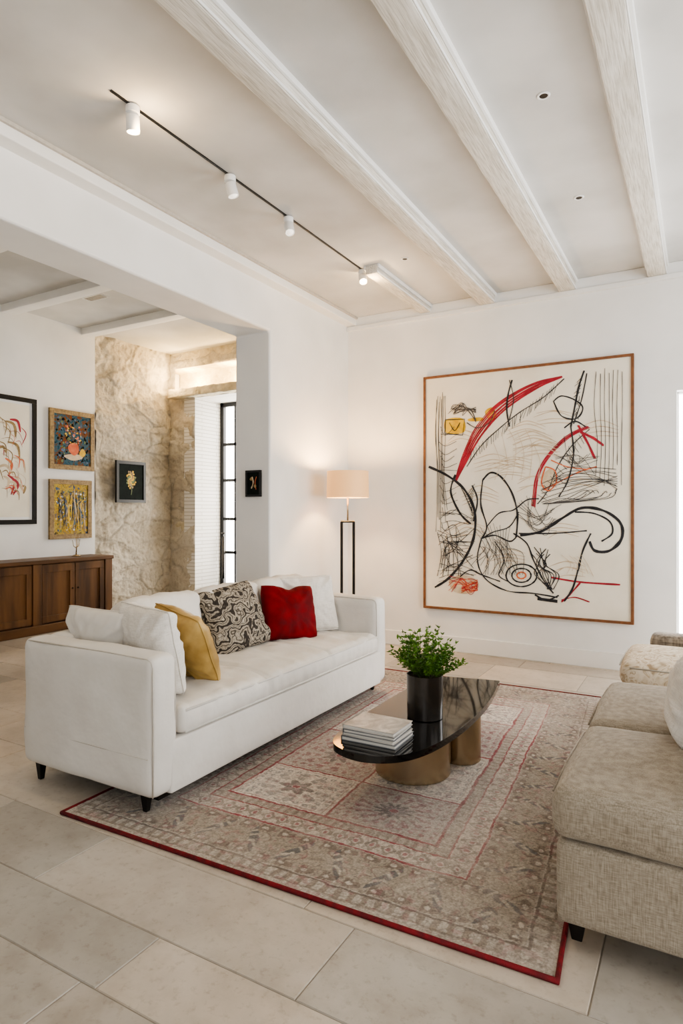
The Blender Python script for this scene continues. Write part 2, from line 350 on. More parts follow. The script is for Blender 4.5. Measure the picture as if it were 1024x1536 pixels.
mb=MB().box(XW,wx0-.03,YB-.018,YB+.005,.0,.14).box(wx1,3.3,YB-.018,YB+.005,0,.14); struct(mb.build('baseboard_back',M['trim'],bevel=.004))
mb=MB().box(XW-.005,XW+.018,4.28,YB-.018,0,.14); struct(mb.build('baseboard_left',M['trim'],bevel=.004))
# floor tiles
mb=MB(); mb.box(XA-.3,3.6,-3.3,7.2,-.05,-.003,1)
ys=[1.147,1.385,1.72]; y=1.72; cyc=[.42,.34,.5,.26,.42,.36]; i=0
while y<7.2: y+=cyc[i%6]; ys.append(min(y,7.2)); i+=1
y=1.147;i=0
while y>-3.3: y-=cyc[(i+2)%6]; ys.insert(0,max(y,-3.3)); i+=1
tones=[]
def tile(x0,x1,y0,y1):
    g=.0016; e=.0025
    v=[(x0+g,y0+g,-.003),(x1-g,y0+g,-.003),(x1-g,y1-g,-.003),(x0+g,y1-g,-.003),(x0+g+e,y0+g+e,0),(x1-g-e,y0+g+e,0),(x1-g-e,y1-g-e,0),(x0+g+e,y1-g-e,0)]
    mb.add(v,[(4,5,6,7),(0,1,5,4),(1,2,6,5),(2,3,7,6),(3,0,4,7)],0)
    t=random.uniform(.76,1.08); w=(t-.9)*.15+random.uniform(-.015,.02); tones.extend([(t+w,t,t-w,1)]*5)
for k in range(len(ys)-1):
    y0,y1=ys[k],ys[k+1]
    if abs(y0-1.385)<1e-6: xs=[-.94,-2.05]
    elif abs(y0-1.147)<1e-6: xs=[-.6,-1.435]
    else: xs=[random.uniform(-1,1)]; xs.append(xs[0]-random.uniform(.7,1.15))
    while xs[-1]>XA-.3: xs.append(xs[-1]-random.uniform(.62,1.15))
    xs=xs[::-1]
    while xs[-1]<3.6: xs.append(xs[-1]+random.uniform(.62,1.15))
    for a,b_ in zip(xs[:-1],xs[1:]):
        if b_>XA-.3 and a<3.6: tile(max(a,XA-.3),min(b_,3.6),y0,y1)
fl=struct(mb.build('floor',[M['tile'],M['grout']]))
ca=fl.data.attributes.new('tone','FLOAT_COLOR','FACE'); ca.data.foreach_set('color',np.array([(1,1,1,1)]*6+tones,dtype=np.float32).ravel())
# ================= RUG
cn=[Vector((-2.38,1.735)),Vector((-.345,1.79)),Vector((-.60,4.67)),Vector((-2.40,4.63))]
nu,nv=560,800; LW,LH=2.03,2.9
U,V=np.meshgrid(np.linspace(0,1,nu),np.linspace(0,1,nv),indexing='ij')
X=(1-U)*(1-V)*cn[0].x+U*(1-V)*cn[1].x+U*V*cn[2].x+(1-U)*V*cn[3].x
Y=(1-U)*(1-V)*cn[0].y+U*(1-V)*cn[1].y+U*V*cn[2].y+(1-U)*V*cn[3].y
def vnoise(sc):
    gu,gv=int(LW*sc)+3,int(LH*sc)+3; g=rng.rand(gu,gv); a=U*LW*sc; b_=V*LH*sc
    i=a.astype(int); j=b_.astype(int); fa=a-i; fb=b_-j; fa=fa*fa*(3-2*fa); fb=fb*fb*(3-2*fb)
    return g[i,j]*(1-fa)*(1-fb)+g[i+1,j]*fa*(1-fb)+g[i,j+1]*(1-fa)*fb+g[i+1,j+1]*fa*fb
wear=.45*vnoise(2.5)+.3*vnoise(9)+.25*vnoise(30); fine=vnoise(120); mid=vnoise(50); mid2=vnoise(28)
a0=U*LW; b0=V*LH
a=a0+.008*(vnoise(6)-.5)+.007*(vnoise(22)-.5)+.006*(vnoise(60)-.5); b=b0+.008*(vnoise(6)-.5)+.007*(vnoise(22)-.5)+.006*(vnoise(60)-.5)
e=np.minimum(np.minimum(a,LW-a),np.minimum(b,LH-b)); e=np.maximum(e,0)
along=np.where(np.minimum(a,LW-a)<np.minimum(b,LH-b),b,a)
def L3(h): return np.array(s2l(h)[:3])
col=np.ones((nu,nv,3))*L3('#aba194')
def put(mask,c,al=1.0):
    global col
    w=(mask*al)[...,None]; col=col*(1-w)+L3(c)*w
inb=(e>.10)&(e<.33); s=.19; ph=(along%s)/s-.5; k=np.floor(along/s); ec=(e-.215)/.23
put(inb,'#9c9182')
leaf=np.abs(ph*1.5+.32*np.sin(ec*3.0+k*PI))-.17*np.cos(ec*PI*1.05)
vein=np.sin(ec*30+np.abs(ph)*24)
put(inb&(leaf<0)&(vein>-.2),'#4b4e55',.7); put(inb&(leaf<0)&(vein<-.5),'#b8ad9d',.7)
stemm=np.abs(ph+.33*np.sin(ec*7+k))-.02; put(inb&(stemm<0),'#6c4a44',.55)
s2=.095; ph2=((along+.05)%s2)/s2-.5
for ecx in (-.38,.38):
    r=np.sqrt((ph2*s2/.032)**2+((ec-ecx)*.23/.024)**2); t=np.arctan2(ec-ecx,ph2)
    put(inb&(r<1+.35*np.cos(5*t)),'#66544c',.6); put(inb&(r<.4),'#cabfb0',.7)
put((e>.085)&(e<.095),'#5c4e45',.8); put((e>.03)&(e<.04),'#7c7064',.7)
band=(e>.036)&(e<.085); put(band&(((along*1.0)%.05<.022)),'#776a5c',.65)
put((e>.335)&(e<.345),'#8e303b',.9)
b2=(e>.345)&(e<.44); put(b2,'#bfb3a6'); ph3=((along)%.07)/.07-.5; ec3=(e-.392)/.095
r=np.sqrt((ph3*1.5)**2+(ec3*1.6)**2); t=np.arctan2(ec3,ph3)
put(b2&(r<.6+.12*np.cos(4*t))&(r>.33),'#706459',.6); put(b2&(r<.2),'#8e434d',.75)
put((e>.44)&(e<.448),'#8e303b',.9)
b3=(e>.448)&(e<.50); put(b3,'#ada194'); put(b3&((along%.04)<.018),'#83766a',.55); put((e>.50)&(e<.507),'#8e303b',.9)
fld=e>.507; put(fld,'#d2c8bc')
fa0,fa1,fb0,fb1=.508,LW-.508,.508,LH-.508; cols_,rows_=2,4
pa=(a-fa0)/(fa1-fa0)*cols_; pb=(b-fb0)/(fb1-fb0)*rows_
pb=np.clip(pb+.22*np.sin(np.clip(pb,0,4)*PI/2),0,3.999)
ia=np.floor(pa); ib=np.floor(pb); qa=(pa-ia-.5)*(fa1-fa0)/cols_; qb=(pb-ib-.5)*(fb1-fb0)/rows_
ha=(fa1-fa0)/cols_/2; hb=(fb1-fb0)/rows_/2
edge=np.minimum(ha-np.abs(qa),hb-np.abs(qb))
dk=np.where((ia+ib)%2>.5,1.0,0.0); var=((ia*3+ib*5)%4)
put(fld&(dk>.5),'#b0a399',.85); put(fld&(edge<.006),'#8e303b',.95); put(fld&(edge>.02)&(edge<.027),'#98867a',.6)
r=np.sqrt((qa/ha)**2+(qb/hb)**2); t=np.arctan2(qb/hb,qa/ha)
np_=6+var*2
put(fld&(r<.30+.09*np.cos(np_*t))&(r>.1),'#5c5454',.7); put(fld&(r<.22)&(np.cos(np_*t)>.2),'#ad9895',.6); put(fld&(r<.08),'#8e434d',.85)
ring=(np.abs(r-.58)<.16)&(np.cos((np_+4)*t+(2+var)*r)>.1); put(fld&ring&(dk>.5),'#84424c',.6); put(fld&ring&(dk<.5),'#6a676b',.55)
put(fld&(np.abs(r-.58)<.05)&(np.cos((np_+4)*t+3*r)>.3),'#cbbeb2',.7)
g1=.05; rr=np.sqrt((((qa+9)%g1)-g1/2)**2+(((qb+9)%g1)-g1/2)**2)
put(fld&(r>.76)&(edge>.03)&(rr<.014)&(dk>.5),'#8b4c56',.6); put(fld&(r>.76)&(edge>.03)&(rr<.016)&(rr>.006)&(dk<.5),'#64686f',.6)
mo=((np.abs(mid-.5)<.05)|(np.abs(mid2-.5)<.028))*.32; col=col*(1-mo[...,None])+L3('#685d54')*mo[...,None]
mo=(mid>.77)*.28; col=col*(1-mo[...,None])+L3('#8e4a55')*mo[...,None]
w=np.clip((wear-.34)*1.7,0,1)*.65; col=col*(1-w[...,None])+L3('#c2b7ab')*w[...,None]
col*= (.78+.42*fine)[...,None]
rg=thing('area_rug','large faded oriental rug with red binding under the coffee table','rug',(-1.43,3.2,0))
vv=np.stack([X+1.43,Y-3.2,np.full_like(X,.012)+.0012*(fine-.5)],-1).reshape(-1,3)
idx=np.arange(nu*nv).reshape(nu,nv); ff=np.stack([idx[:-1,:-1],idx[1:,:-1],idx[1:,1:],idx[:-1,1:]],-1).reshape(-1,4)
me=bpy.data.meshes.new('pile'); me.vertices.add(len(vv)); me.vertices.foreach_set('co',vv.astype(np.float32).ravel())
me.loops.add(ff.size); me.loops.foreach_set('vertex_index',ff.astype(np.int32).ravel()); me.polygons.add(len(ff)); me.polygons.foreach_set('loop_start',np.arange(0,ff.size,4,dtype=np.int32))
me.update(calc_edges=True); me.validate()
ca=me.attributes.new('pile','FLOAT_COLOR','POINT'); ca.data.foreach_set('color',np.concatenate([col.reshape(-1,3),np.ones((nu*nv,1))],1).astype(np.float32).ravel())
me.materials.append(M['rug']); pile=bpy.data.objects.new('pile',me); C.objects.link(pile); pile.parent=rg
MB().prism([tuple(c) for c in cn],.001,.0105).build('backing',M['redbind'],rg)
MB().tube([(c.x,c.y,.009) for c in cn],.0095,10,loop=True).build('binding',M['redbind'],rg,smooth=True)
RZ=.0135
# ================= LEFT SOFA
sx0,sx1,sy0,sy1=-2.87,-1.98,1.87,4.10
so=thing('sofa','long white leather sofa with slab arms, facing the coffee table','sofa',((sx0+sx1)/2,(sy0+sy1)/2,0))
MB().soft(sx0+.01,sx1+.005,sy0+.1,sy1-.1,.085,.315,r=.012,n=12,wr=.001).build('base',M['sofa'],so,smooth=True)
for y0,y1 in ((sy0,sy0+.15),(sy1-.15,sy1)):
    ar=MB().soft(sx0,sx1,y0,y1,.085,.69,r=.042,n=22,puff=(.005,.008,.004),wr=.006,ws=4.5).build('arm',M['sofa'],so,smooth=True)
    mbs=MB()
    for yy in (y0+.012,y1-.012):
        mbs.tube([(sx1-.012,yy,.10),(sx1-.009,yy,.4),(sx1-.012,yy,.645),(sx1-.022,yy,.667),(sx1-.045,yy,.677),(sx1-.3,yy,.681),(sx0+.04,yy,.677)],.0035,6)
    yy=y0 if y0<3 else y1; sg=-1 if y0<3 else 1
    mbs.tube([(sx0+.03,yy+sg*.001,.262),(sx0+.3,yy+sg*.006,.262),(sx1-.3,yy+sg*.006,.262),(sx1-.03,yy+sg*.001,.262)],.0025,6)
    mbs.build('seam',M['seam'],ar,smooth=True)
MB().soft(sx0,sx0+.17,sy0+.12,sy1-.12,.085,.69,r=.04,n=14,wr=.003).build('backrest',M['sofa'],so,smooth=True)
def seatfn(w):
    for g in (2.66,3.30):
        d=abs(w.y-g)
        if w.z>.33: w.z-=.018*math.exp(-(d/.016)**2)
        if w.x>-2.05: w.x-=.010*math.exp(-(d/.016)**2)
    if w.z>.42:
        fr=max(0,(w.x+2.25)/.27)
        w.z+=.012*noise.noise(Vector((w.x*4,w.y*14,1)))+.008*noise.noise(Vector((w.x*9,w.y*6,4)))+.006*fr*noise.noise(Vector((w.x*3,w.y*45,7)))
    if w.x>-2.0: w.x+=.008*noise.noise(Vector((w.z*6,w.y*22,3)))
    return w
se=MB().soft(sx0+.15,sx1+.02,sy0+.155,sy1-.155,.32,.445,r=.04,n=110,puff=(.006,.0,.028),wr=.004,ws=6,fn=seatfn).build('seat_cushion',M['sofa'],so,smooth=True)
mb=MB()
for z in (.333,.426): mb.tube([(sx1+.011,sy0+.18,z),(sx1+.018,3,z),(sx1+.011,sy1-.18,z)],.006,8)
mb.build('piping',M['sofa'],se,smooth=True)
for i in range(3):
    y0=2.24+i*.565
    b_=MB().soft(-.09,.09,-.28,.28,0,.375,r=.06,n=14,puff=(.035,0,.02),wr=.018,ws=8).build('back_cushion',M['sofa'],so,smooth=True,world=False); b_.location=(-2.60-ORI[so.name][0],y0+.29-ORI[so.name][1],.45); b_.rotation_euler=(0,-.14,0)
for x,y in ((sx0+.08,sy0+.05),(sx1-.09,sy0+.05),(sx0+.08,sy1-.05),(sx1-.09,sy1-.05)):
    z0=RZ if x>-2.3 else 0.0005
    MB().taper(x,y,z0,.086,.022,.038).build('leg',M['blackmetal'],so,bevel=.003)
MB().box(sx0+.04,sx1-.05,sy0+.08,sy1-.08,.055,.085).build('plinth_rail',M['blackmetal'],so)
# ================= pillows
def pillow_mesh(w,h,t,mat,name,pipe=None,seed=0,n=34,chop=.0,wrk=1.3):
    mb=MB(); v=[];ids={}
    def P(i,j,s):
        u=-1+2*i/n; q=-1+2*j/n
        u=math.copysign(abs(u)**.8,u); q=math.copysign(abs(q)**.8,q)
        cr_=1-.05*(u*u*q*q)**2
        x=w/2*u*(1-.055*(1-q*q))*cr_; z=h/2*q*(1-.055*(1-u*u))*cr_
        th=t/2*(max(0,(1-u*u)*(1-q*q)))**.40
        rr=math.sqrt(u*u+q*q); ang=math.atan2(q,u)
        th*=1+.13*noise.noise(Vector((x*9+seed,z*9,s*3)))
        th+=wrk*.010*min(1,th/.03)*rr*noise.noise(Vector((math.cos(ang)*5+seed,math.sin(ang)*5,s*2+rr*1.2)))*1.6
        if chop and q>0: z-=chop*math.exp(-(u/.3)**2)*q**3
        wob=.006*noise.noise(Vector((x*14,z*14,seed+5)))
        return (x,s*th+wob,z+h/2)
    f=[]
    for s in (-1,1):
        for i in range(n+1):
            for j in range(n+1):
                k=(i,j,s if 0<i<n and 0<j<n else 0)
                if k not in ids: ids[k]=len(v); v.append(P(i,j,s))
    for s in (-1,1):
        for i in range(n):
            for j in range(n):
                q=[ids[(a_,c_,s if 0<a_<n and 0<c_<n else 0)] for a_,c_ in ((i,j),(i+1,j),(i+1,j+1),(i,j+1))]
                if s>0: q.reverse()
                f.append(tuple(q))
    mb.add(v,f); ob=mb.build(name,mat,smooth=True)
    if pipe:
        edge=[(i,0) for i in range(n)]+[(n,j) for j in range(n)]+[(i,n) for i in range(n,0,-1)]+[(0,j) for j in range(n,0,-1)]
        ORI[ob.name]=(0,0,0); MB().tube([v[ids[(i,j,0)]] for i,j in edge],.004,6,loop=True).build('piping',pipe,ob,smooth=True)
    return ob
def pillow(name,label,w,h,t,mat,loc,rz,lean,roll=0,pipe=None,seed=0,group=None,chop=0,wrk=1.3):
    o=pillow_mesh(w,h,t,mat,name,pipe,seed,chop=chop,wrk=wrk); tag(o,label,'cushion',group)
    o.matrix_world=Matrix.Translation(loc)@Matrix.Rotation(rz,4,'Z')@Matrix.Rotation(-lean,4,'X')@Matrix.Rotation(roll,4,'Y'); return o
R=math.radians
pillow('throw_pillow','plain white cushion in the near back corner of the white sofa',.46,.37,.15,M['sofa'],(-2.61,2.125,.455),R(-3),R(-4),pipe=M['sofa'],seed=1)
pillow('throw_pillow','plain white cushion leaning on the near arm beside the gold one',.41,.42,.19,M['cream'],(-2.28,2.20,.452),R(-10),R(-14),R(2),pipe=M['cream'],seed=2)
pillow('throw_pillow','shiny mustard gold cushion on the white sofa',.37,.41,.19,M['gold'],(-2.28,2.47,.450),R(-14),R(-26),R(10),pipe=M['gold'],seed=3,wrk=1)
pillow('throw_pillow','black and cream scroll patterned cushion on the white sofa',.47,.43,.18,M['paisley'],(-2.41,3.03,.452),R(82),R(24),R(-6),seed=4)
pillow('throw_pillow','bright red velvet cushion on the white sofa',.40,.38,.17,M['red'],(-2.34,3.42,.452),R(64),R(20),R(4),seed=5,chop=.03,wrk=.6)
pillow('throw_pillow','plain white cushion behind the red one by the far arm',.45,.41,.16,M['cream'],(-2.38,3.71,.455),R(56),R(20),pipe=M['cream'],seed=6)
# ================= RIGHT SOFA
rx0,rx1,ry0,ry1=-.375,.52,1.925,3.38
s2_=thing('sofa','oatmeal linen sofa with open near end, at the right edge','sofa',(.07,2.65,0))
MB().soft(rx0,rx1,ry0,ry1,.085,.33,r=.022,n=14,wr=.003).build('base',M['linen'],s2_,smooth=True)
for i,(y0,y1) in enumerate(((ry0-.005,2.60),(2.605,3.30))):
    q=MB().soft(rx0-.015,.2,y0,y1,.33,.487,r=.045,n=16,puff=(.008,.008,.022),wr=.005,ws=5).build('seat_cushion',M['linen'],s2_,smooth=True)
    MB().tube([(rx0-.015,y0+.05,.455),(rx0-.020,(y0+y1)/2,.458),(rx0-.015,y1-.05,.455)],.004,6).build('seam',M['linen'],q,smooth=True)
MB().soft(.3,rx1+.02,ry0,ry1,.3,.80,r=.06,n=12,wr=.004).build('backrest',M['linen'],s2_,smooth=True)
for y0,y1 in ((1.95,2.6),(2.62,3.28)):
    MB().soft(.15,.32,y0,y1,.47,.84,r=.07,n=10,puff=(.03,0,.02),wr=.006).build('back_cushion',M['linen'],s2_,smooth=True)
for x,y in ((rx0+.05,ry0+.07),(rx1-.06,ry0+.07),(rx0+.05,ry1-.07),(rx1-.06,ry1-.07)):
    MB().taper(x,y,RZ if x<-.3 and y<4 else .0005,.09,.03,.055).build('leg',M['blackmetal'],s2_,bevel=.003)
pillow('throw_pillow','cream cushion on the oatmeal linen sofa at the right edge',.46,.34,.20,M['cream'],(-.06,2.60,.50),R(-90),R(18),pipe=M['cream'],seed=9)
# ================= patterned low armchair
ac=thing('armchair','low armchair with pale patterned seat beyond the linen sofa','armchair',(0,4.35,0))
MB().soft(-.40,.42,3.98,4.62,.10,.285,r=.03,n=8).build('base',M['wicker'],ac,smooth=True)
q=MB().soft(-.415,.36,3.96,4.60,.285,.43,r=.05,n=12,puff=(.01,.01,.035),wr=.003).build('seat_cushion',M['floral'],ac,smooth=True)
MB().tube([(-.36,3.965,.40),(0,3.952,.40),(.32,3.965,.40)],.005,6).tube([(-.418,4.02,.40),(-.424,4.28,.40),(-.418,4.55,.40)],.005,6).build('piping',M['seam'],q,smooth=True)
MB().soft(-.30,.42,4.63,4.80,.10,.49,r=.05,n=10).build('arm',M['wicker'],ac,smooth=True)
MB().soft(.36,.52,3.98,4.80,.10,.75,r=.05,n=10).build('backrest',M['wicker'],ac,smooth=True)
for x,y in ((-.33,4.04),(.44,4.04),(-.22,4.72),(.44,4.72)): MB().taper(x,y,.0005,.105,.03,.045).build('leg',M['blackmetal'],ac)
# ================= COFFEE TABLE
ct=thing('coffee_table','black glossy boat-shaped coffee table on two bronze drum legs','coffee table',(-1.22,2.95,0))
def cr(pts,closed=True,sub=8):
    n=len(pts); out=[]
    for i in range(n if closed else n-1):
        p0=Vector(pts[(i-1)%n] if closed or i>0 else pts[0]); p1=Vector(pts[i]); p2=Vector(pts[(i+1)%n]); p3=Vector(pts[(i+2)%n] if closed or i+2<n else pts[-1])
        for k in range(sub):
            t=k/sub; out.append(.5*((2*p1)+(-p0+p2)*t+(2*p0-5*p1+4*p2-p3)*t*t+(-p0+3*p1-3*p2+p3)*t**3))
    if not closed: out.append(Vector(pts[-1]))
    return out
top=[(-1.43,2.46),(-1.385,2.34),(-1.29,2.285),(-1.18,2.285),(-1.07,2.36),(-1.0,2.52),(-.965,2.8),(-.965,3.1),(-.985,3.35),(-1.03,3.64),(-1.035,3.67),(-1.055,3.685),(-1.2,3.655),(-1.38,3.61),(-1.42,3.59),(-1.432,3.55),(-1.445,3.3),(-1.45,2.9),(-1.445,2.65)]
MB().prism([tuple(p) for p in cr(top)],.270,.30).build('tabletop',M['gloss'],ct,bevel=.004)
for cx,cy,r_ in ((-1.25,2.89,.186),(-1.095,3.155,.105)):
    MB().lathe((cx,cy,0),[(0,RZ),(r_-.003,RZ),(r_,RZ+.003),(r_,.267),(r_-.003,.270),(0,.270)],96).build('drum_leg',M['brass'],ct,smooth=True,auto=40)
bz=.3005
for i,(w,d,h,cov,rz,lab) in enumerate(((.26,.205,.018,'coverg',.02,'grey-covered book at the bottom of the coffee table stack'),(.25,.195,.015,'cover',-.03,'pale-covered book second from the bottom of the coffee table stack'),(.245,.20,.015,'coverg',.03,'thin grey-covered book just under the topmost book on the coffee table'),(.25,.195,.018,'covert',-.01,'topmost book of the stack, its mottled pale grey cover facing up'))):
    t=thing('book',lab,'book',(-1.245,2.49,bz),(0,0,rz),'books stacked on the coffee table')
    MB().box(-w/2+.004,w/2-.004,-d/2+.004,d/2-.004,.002,h-.002).build('pages',M['page'],t,world=False)
    MB().box(-w/2,w/2,-d/2,d/2,0,.0025).box(-w/2,w/2,-d/2,d/2,h-.0025,h).box(-w/2,-w/2+.003,-d/2,d/2,0,h).build('cover',M[cov],t,world=False)
    bz+=h+.0004
PX,PY=-1.172,2.858
pp=thing('potted_plant','bushy green plant in a dark metal cylinder pot on the coffee table','plant',(PX,PY,.3005))
MB().lathe((PX,PY,.3005),[(0,0),(.083,0),(.086,.003),(.088,.10),(.089,.210),(.084,.210),(.082,.19),(0,.19)],48).build('pot',M['pot'],pp,smooth=True,auto=40)
MB().lathe((PX,PY,.3005),[(0,.191),(.0815,.191),(.080,.198),(0,.201)],32).build('soil',M['soil'],pp,smooth=True)
rnd=random.Random(11); stems=MB(); lv=MB()
def leafat(p,d,up,L,Wd):
    d=d.normalized(); s_=d.cross(up).normalized(); n_=s_.cross(d)
    v=[p,p+d*L*.3+s_*Wd*.5+n_*.003,p+d*L*.7+s_*Wd*.42,p+d*L-n_*.004,p+d*L*.7-s_*Wd*.42,p+d*L*.3-s_*Wd*.5+n_*.003,p+d*L*.5-n_*.003]
    lv.add(v,[(0,1,6),(1,2,6),(2,3,6),(3,4,6),(4,5,6),(5,0,6)])
for k in range(84):
    an=rnd.uniform(0,2*PI); sp=rnd.uniform(.15,1.0); hh=rnd.uniform(.08,.25)*(1.15-.35*sp); reach=.165*sp
    b0=Vector((PX,PY,.49))+Vector((math.cos(an),math.sin(an),0))*rnd.uniform(0,.055)
    pts=[]
    for j in range(8):
        t=j/7; pts.append(b0+Vector((math.cos(an)*reach*t**1.1,math.sin(an)*reach*t**1.1,hh*(t-.18*t*t*sp)))+Vector((rnd.uniform(-1,1),rnd.uniform(-1,1),0))*.006)
    stems.tube(pts,.002,5,r1=.0009)
    for j in range(2,8):
        for q in range(5 if j<7 else 3):
            dr=Vector((rnd.uniform(-1,1),rnd.uniform(-1,1),rnd.uniform(-.1,1.1))); dr+=Vector((math.cos(an),math.sin(an),.5))*.5
            leafat(pts[j]+dr.normalized()*.002,dr,Vector((rnd.uniform(-.4,.4),rnd.uniform(-.4,.4),1)),rnd.uniform(.015,.027),rnd.uniform(.007,.012))
lv.build('foliage',M['leafA'],pp); stems.build('stems',M['stem'],pp,smooth=True)
# ================= FLOOR LAMP
lx,ly=-2.79,4.97
fl_=thing('floor_lamp','lit floor lamp with cream drum shade beside the white sofa','floor lamp',(lx,ly,0))
MB().box(lx-.12,lx+.12,ly-.12,ly+.12,.0005,.02).build('base',M['blackmetal'],fl_,bevel=.004)
dx,dy=C_*.055,S_*.055
for sg in (-1,1):
    MB().taper(lx+sg*dx,ly+sg*dy,.02,1.21,.02,.02).build('post',M['blackmetal'],fl_,bevel=.002)
MB().tube([(lx-dx*1.15,ly-dy*1.15,1.215),(lx+dx*1.15,ly+dy*1.15,1.215)],.012,4).build('crossbar',M['blackmetal'],fl_)
MB().tube([(lx,ly,1.215),(lx,ly,1.46)],.008,10).build('stem',M['brass'],fl_,smooth=True)
MB().lathe((lx,ly,0),[(.192,1.43),(.188,1.67),(.185,1.67),(.189,1.43)],56,closed=True).build('lamp_shade',M['shade'],fl_,smooth=True,auto=40)
MB().lathe((lx,ly,0),[(0,1.46),(.014,1.47),(.014,1.49),(.03,1.53),(.026,1.56),(0,1.575)],20).build('bulb',M['bulb'],fl_,smooth=True)
# ================= TRACK + SPOTS
tr=MB().box(-2.397,-2.383,2.0,4.62,3.264,3.2695).build('track_rail',M['blackmetal']); tag(tr,'thin black lighting track fixed on the ceiling','track')
labs=['white track spotlight glowing warm, nearest the camera end of the rail','white track spotlight second along the rail','white track spotlight third along the rail','small lit track spotlight at the far end of the rail']
for i,(y,lit) in enumerate(((2.13,1),(2.853,0),(3.45,0),(4.5,1))):
    t=thing('track_spotlight',labs[i],'spotlight',(-2.39,y,3.264),(0,0,0),'white spotlights on the ceiling track')
    MB().lathe((0,0,0),[(0,0),(.031,0),(.033,-.002),(.033,-.034),(.010,-.036),(.010,-.046),(0,-.046)],28).build('adapter',M['white'],t,smooth=True,auto=40,world=False)
    h=MB().lathe((0,0,0),[(.0,0),(.030,0),(.032,-.003),(.032,-.075),(.029,-.075),(.027,-.06),(0,-.06)],28).build('housing',M['white'],t,smooth=True,auto=40,world=False)
    h.location=(0,0,-.044); h.rotation_euler=(R((6,10,-14,-25)[i]),R((4,-12,-20,-22)[i]),0)
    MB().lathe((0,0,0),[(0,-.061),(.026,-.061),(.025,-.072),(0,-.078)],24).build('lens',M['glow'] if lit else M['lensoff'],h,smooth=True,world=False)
for px,py,lab in ((815,143,'round recessed downlight between the two right-hand beams, nearest the camera'),(868,296,'small recessed downlight farther along between the two right-hand beams'),(607,388,'tiny recessed downlight near the lit end of the track')):
    p=on_z(px,py,3.27); t=thing('recessed_downlight',lab,'downlight',(p.x,p.y,3.2695),(0,0,0),'recessed ceiling downlights')
    MB().lathe((0,0,0),[(.020,0),(.020,-.004),(.027,-.005),(.031,-.002),(.031,0)],32,closed=True).build('trim_ring',M['white'],t,smooth=True,auto=40,world=False)
    MB().lathe((0,0,0),[(0,-.001),(.0195,-.001),(.0195,-.0025),(0,-.0025)],24).build('lens',M['pot'],t,world=False)
v_=on_z(143,446,3.52)
vt=thing('ceiling_vent','small flat vent in the side room ceiling','vent',(v_.x,v_.y,3.5195)); mb=MB().box(-.14,.14,-.06,-.05,-.006,0).box(-.14,.14,.05,.06,-.006,0).box(-.14,-.13,-.05,.05,-.006,0).box(.13,.14,-.05,.05,-.006,0); mb.build('frame',M['white'],vt,world=False)
mb=MB(); [mb.box(-.13,.13,-.045+.02*k,-.035+.02*k,-.004,0) for k in range(5)]; mb.build('slats',M['seam'],vt,world=False)
# ================= PICTURES
class Art:
    def __init__(s,fn): s.mb=MB(); s.fn=fn; s.k=0
    def stroke(s,pts,w,mi,closed=False,taper=False,smooth=True):
        q=[Vector(s.fn(*p)) for p in pts]
        if smooth and len(q)>2: q=cr([tuple(x) for x in q],closed,6)
        if closed: q.append(q[0])
        s.k+=1; yy=-.0006-.00002*s.k; n=len(q); v=[];f=[]
        for i in range(n):
            t=(q[min(i+1,n-1)]-q[max(i-1,0)]); t=t.normalized() if t.length>1e-9 else Vector((1,0)); nn=Vector((-t.y,t.x))
            ww=w*(math.sin(PI*(i+.6)/(n+.2))**.6 if taper else .85+.55*noise.noise(Vector((i*.35,s.k,0))))/2
            v+=[(q[i].x+nn.x*ww,yy,q[i].y+nn.y*ww),(q[i].x-nn.x*ww,yy,q[i].y-nn.y*ww)]
        for i in range(n-1): f.append((2*i,2*i+1,2*i+3,2*i+2))
        s.mb.add(v,f,mi)
    def blob(s,pts,mi):
        q=cr([tuple(s.fn(*p)) for p in pts],True,5); s.k+=1; yy=-.0006-.00002*s.k
        c=sum(q,Vector((0,0)))/len(q); v=[(c.x,yy,c.y)]+[(p.x,yy,p.y) for p in q]; n=len(q)
        s.mb.add(v,[(0,1+i,1+(i+1)%n) for i in range(n)],mi)
    def dab(s,x,z,r,mi,rs):
        s.blob([(x-r*rs.uniform(.7,1.2),z+r*rs.uniform(-.3,.3)),(x+r*rs.uniform(-.3,.3),z-r*rs.uniform(.7,1.2)),(x+r*rs.uniform(.7,1.2),z),(x,z+r*rs.uniform(.7,1.2))],mi)
def framed(name,label,loc,rz,w,h,fw,fd,fmat,artmats,art=None,mat_w=0,group=None,cat='picture'):
    t=thing(name,label,cat,loc,(0,0,rz),group)
    mb=MB()
    for x0,x1,z0,z1 in ((-w/2,w/2,0,fw),(-w/2,w/2,h-fw,h),(-w/2,-w/2+fw,fw,h-fw),(w/2-fw,w/2,fw,h-fw)): mb.box(x0,x1,-fd,-.002,z0,z1)
    mb.build('frame',fmat,t,world=False,bevel=.002)
    iw,ih=w/2-fw,h-fw
    if mat_w:
        MB().box(-iw,iw,-fd*.5,-.003,fw,ih).build('mat_board',M['white'],t,world=False)
        iw-=mat_w; z0,z1=fw+mat_w,ih-mat_w; yb=-fd*.5-.002
    else: z0,z1=fw,ih; yb=-fd*.7
    mb=MB().box(-iw,iw,yb,yb+.0018 if mat_w else -.003,z0,z1)
    if art:
        vs=[(a_,b__+yb,c_) for a_,b__,c_ in art.mb.v]; mb.add(vs,art.mb.f); mb.m=mb.m[:6]+art.mb.m
    mb.build('canvas',artmats,t,world=False); return t
x0,x1,z0,z1=-2.296,-.474,.388,2.583; cxp=(x0+x1)/2
def bigfn(px,py):
    p=on_y(px,py,YB-.03); return (p.x-cxp,p.z-z0)
A_=Art(bigfn); K=1; T=2; RD=3; OR=4; YE=5; BE=6
def S(pts,w,mi,**k): A_.stroke(pts,w*(1.1 if mi in (K,OR) else 1.2 if mi==RD else 1.1),mi,**k)
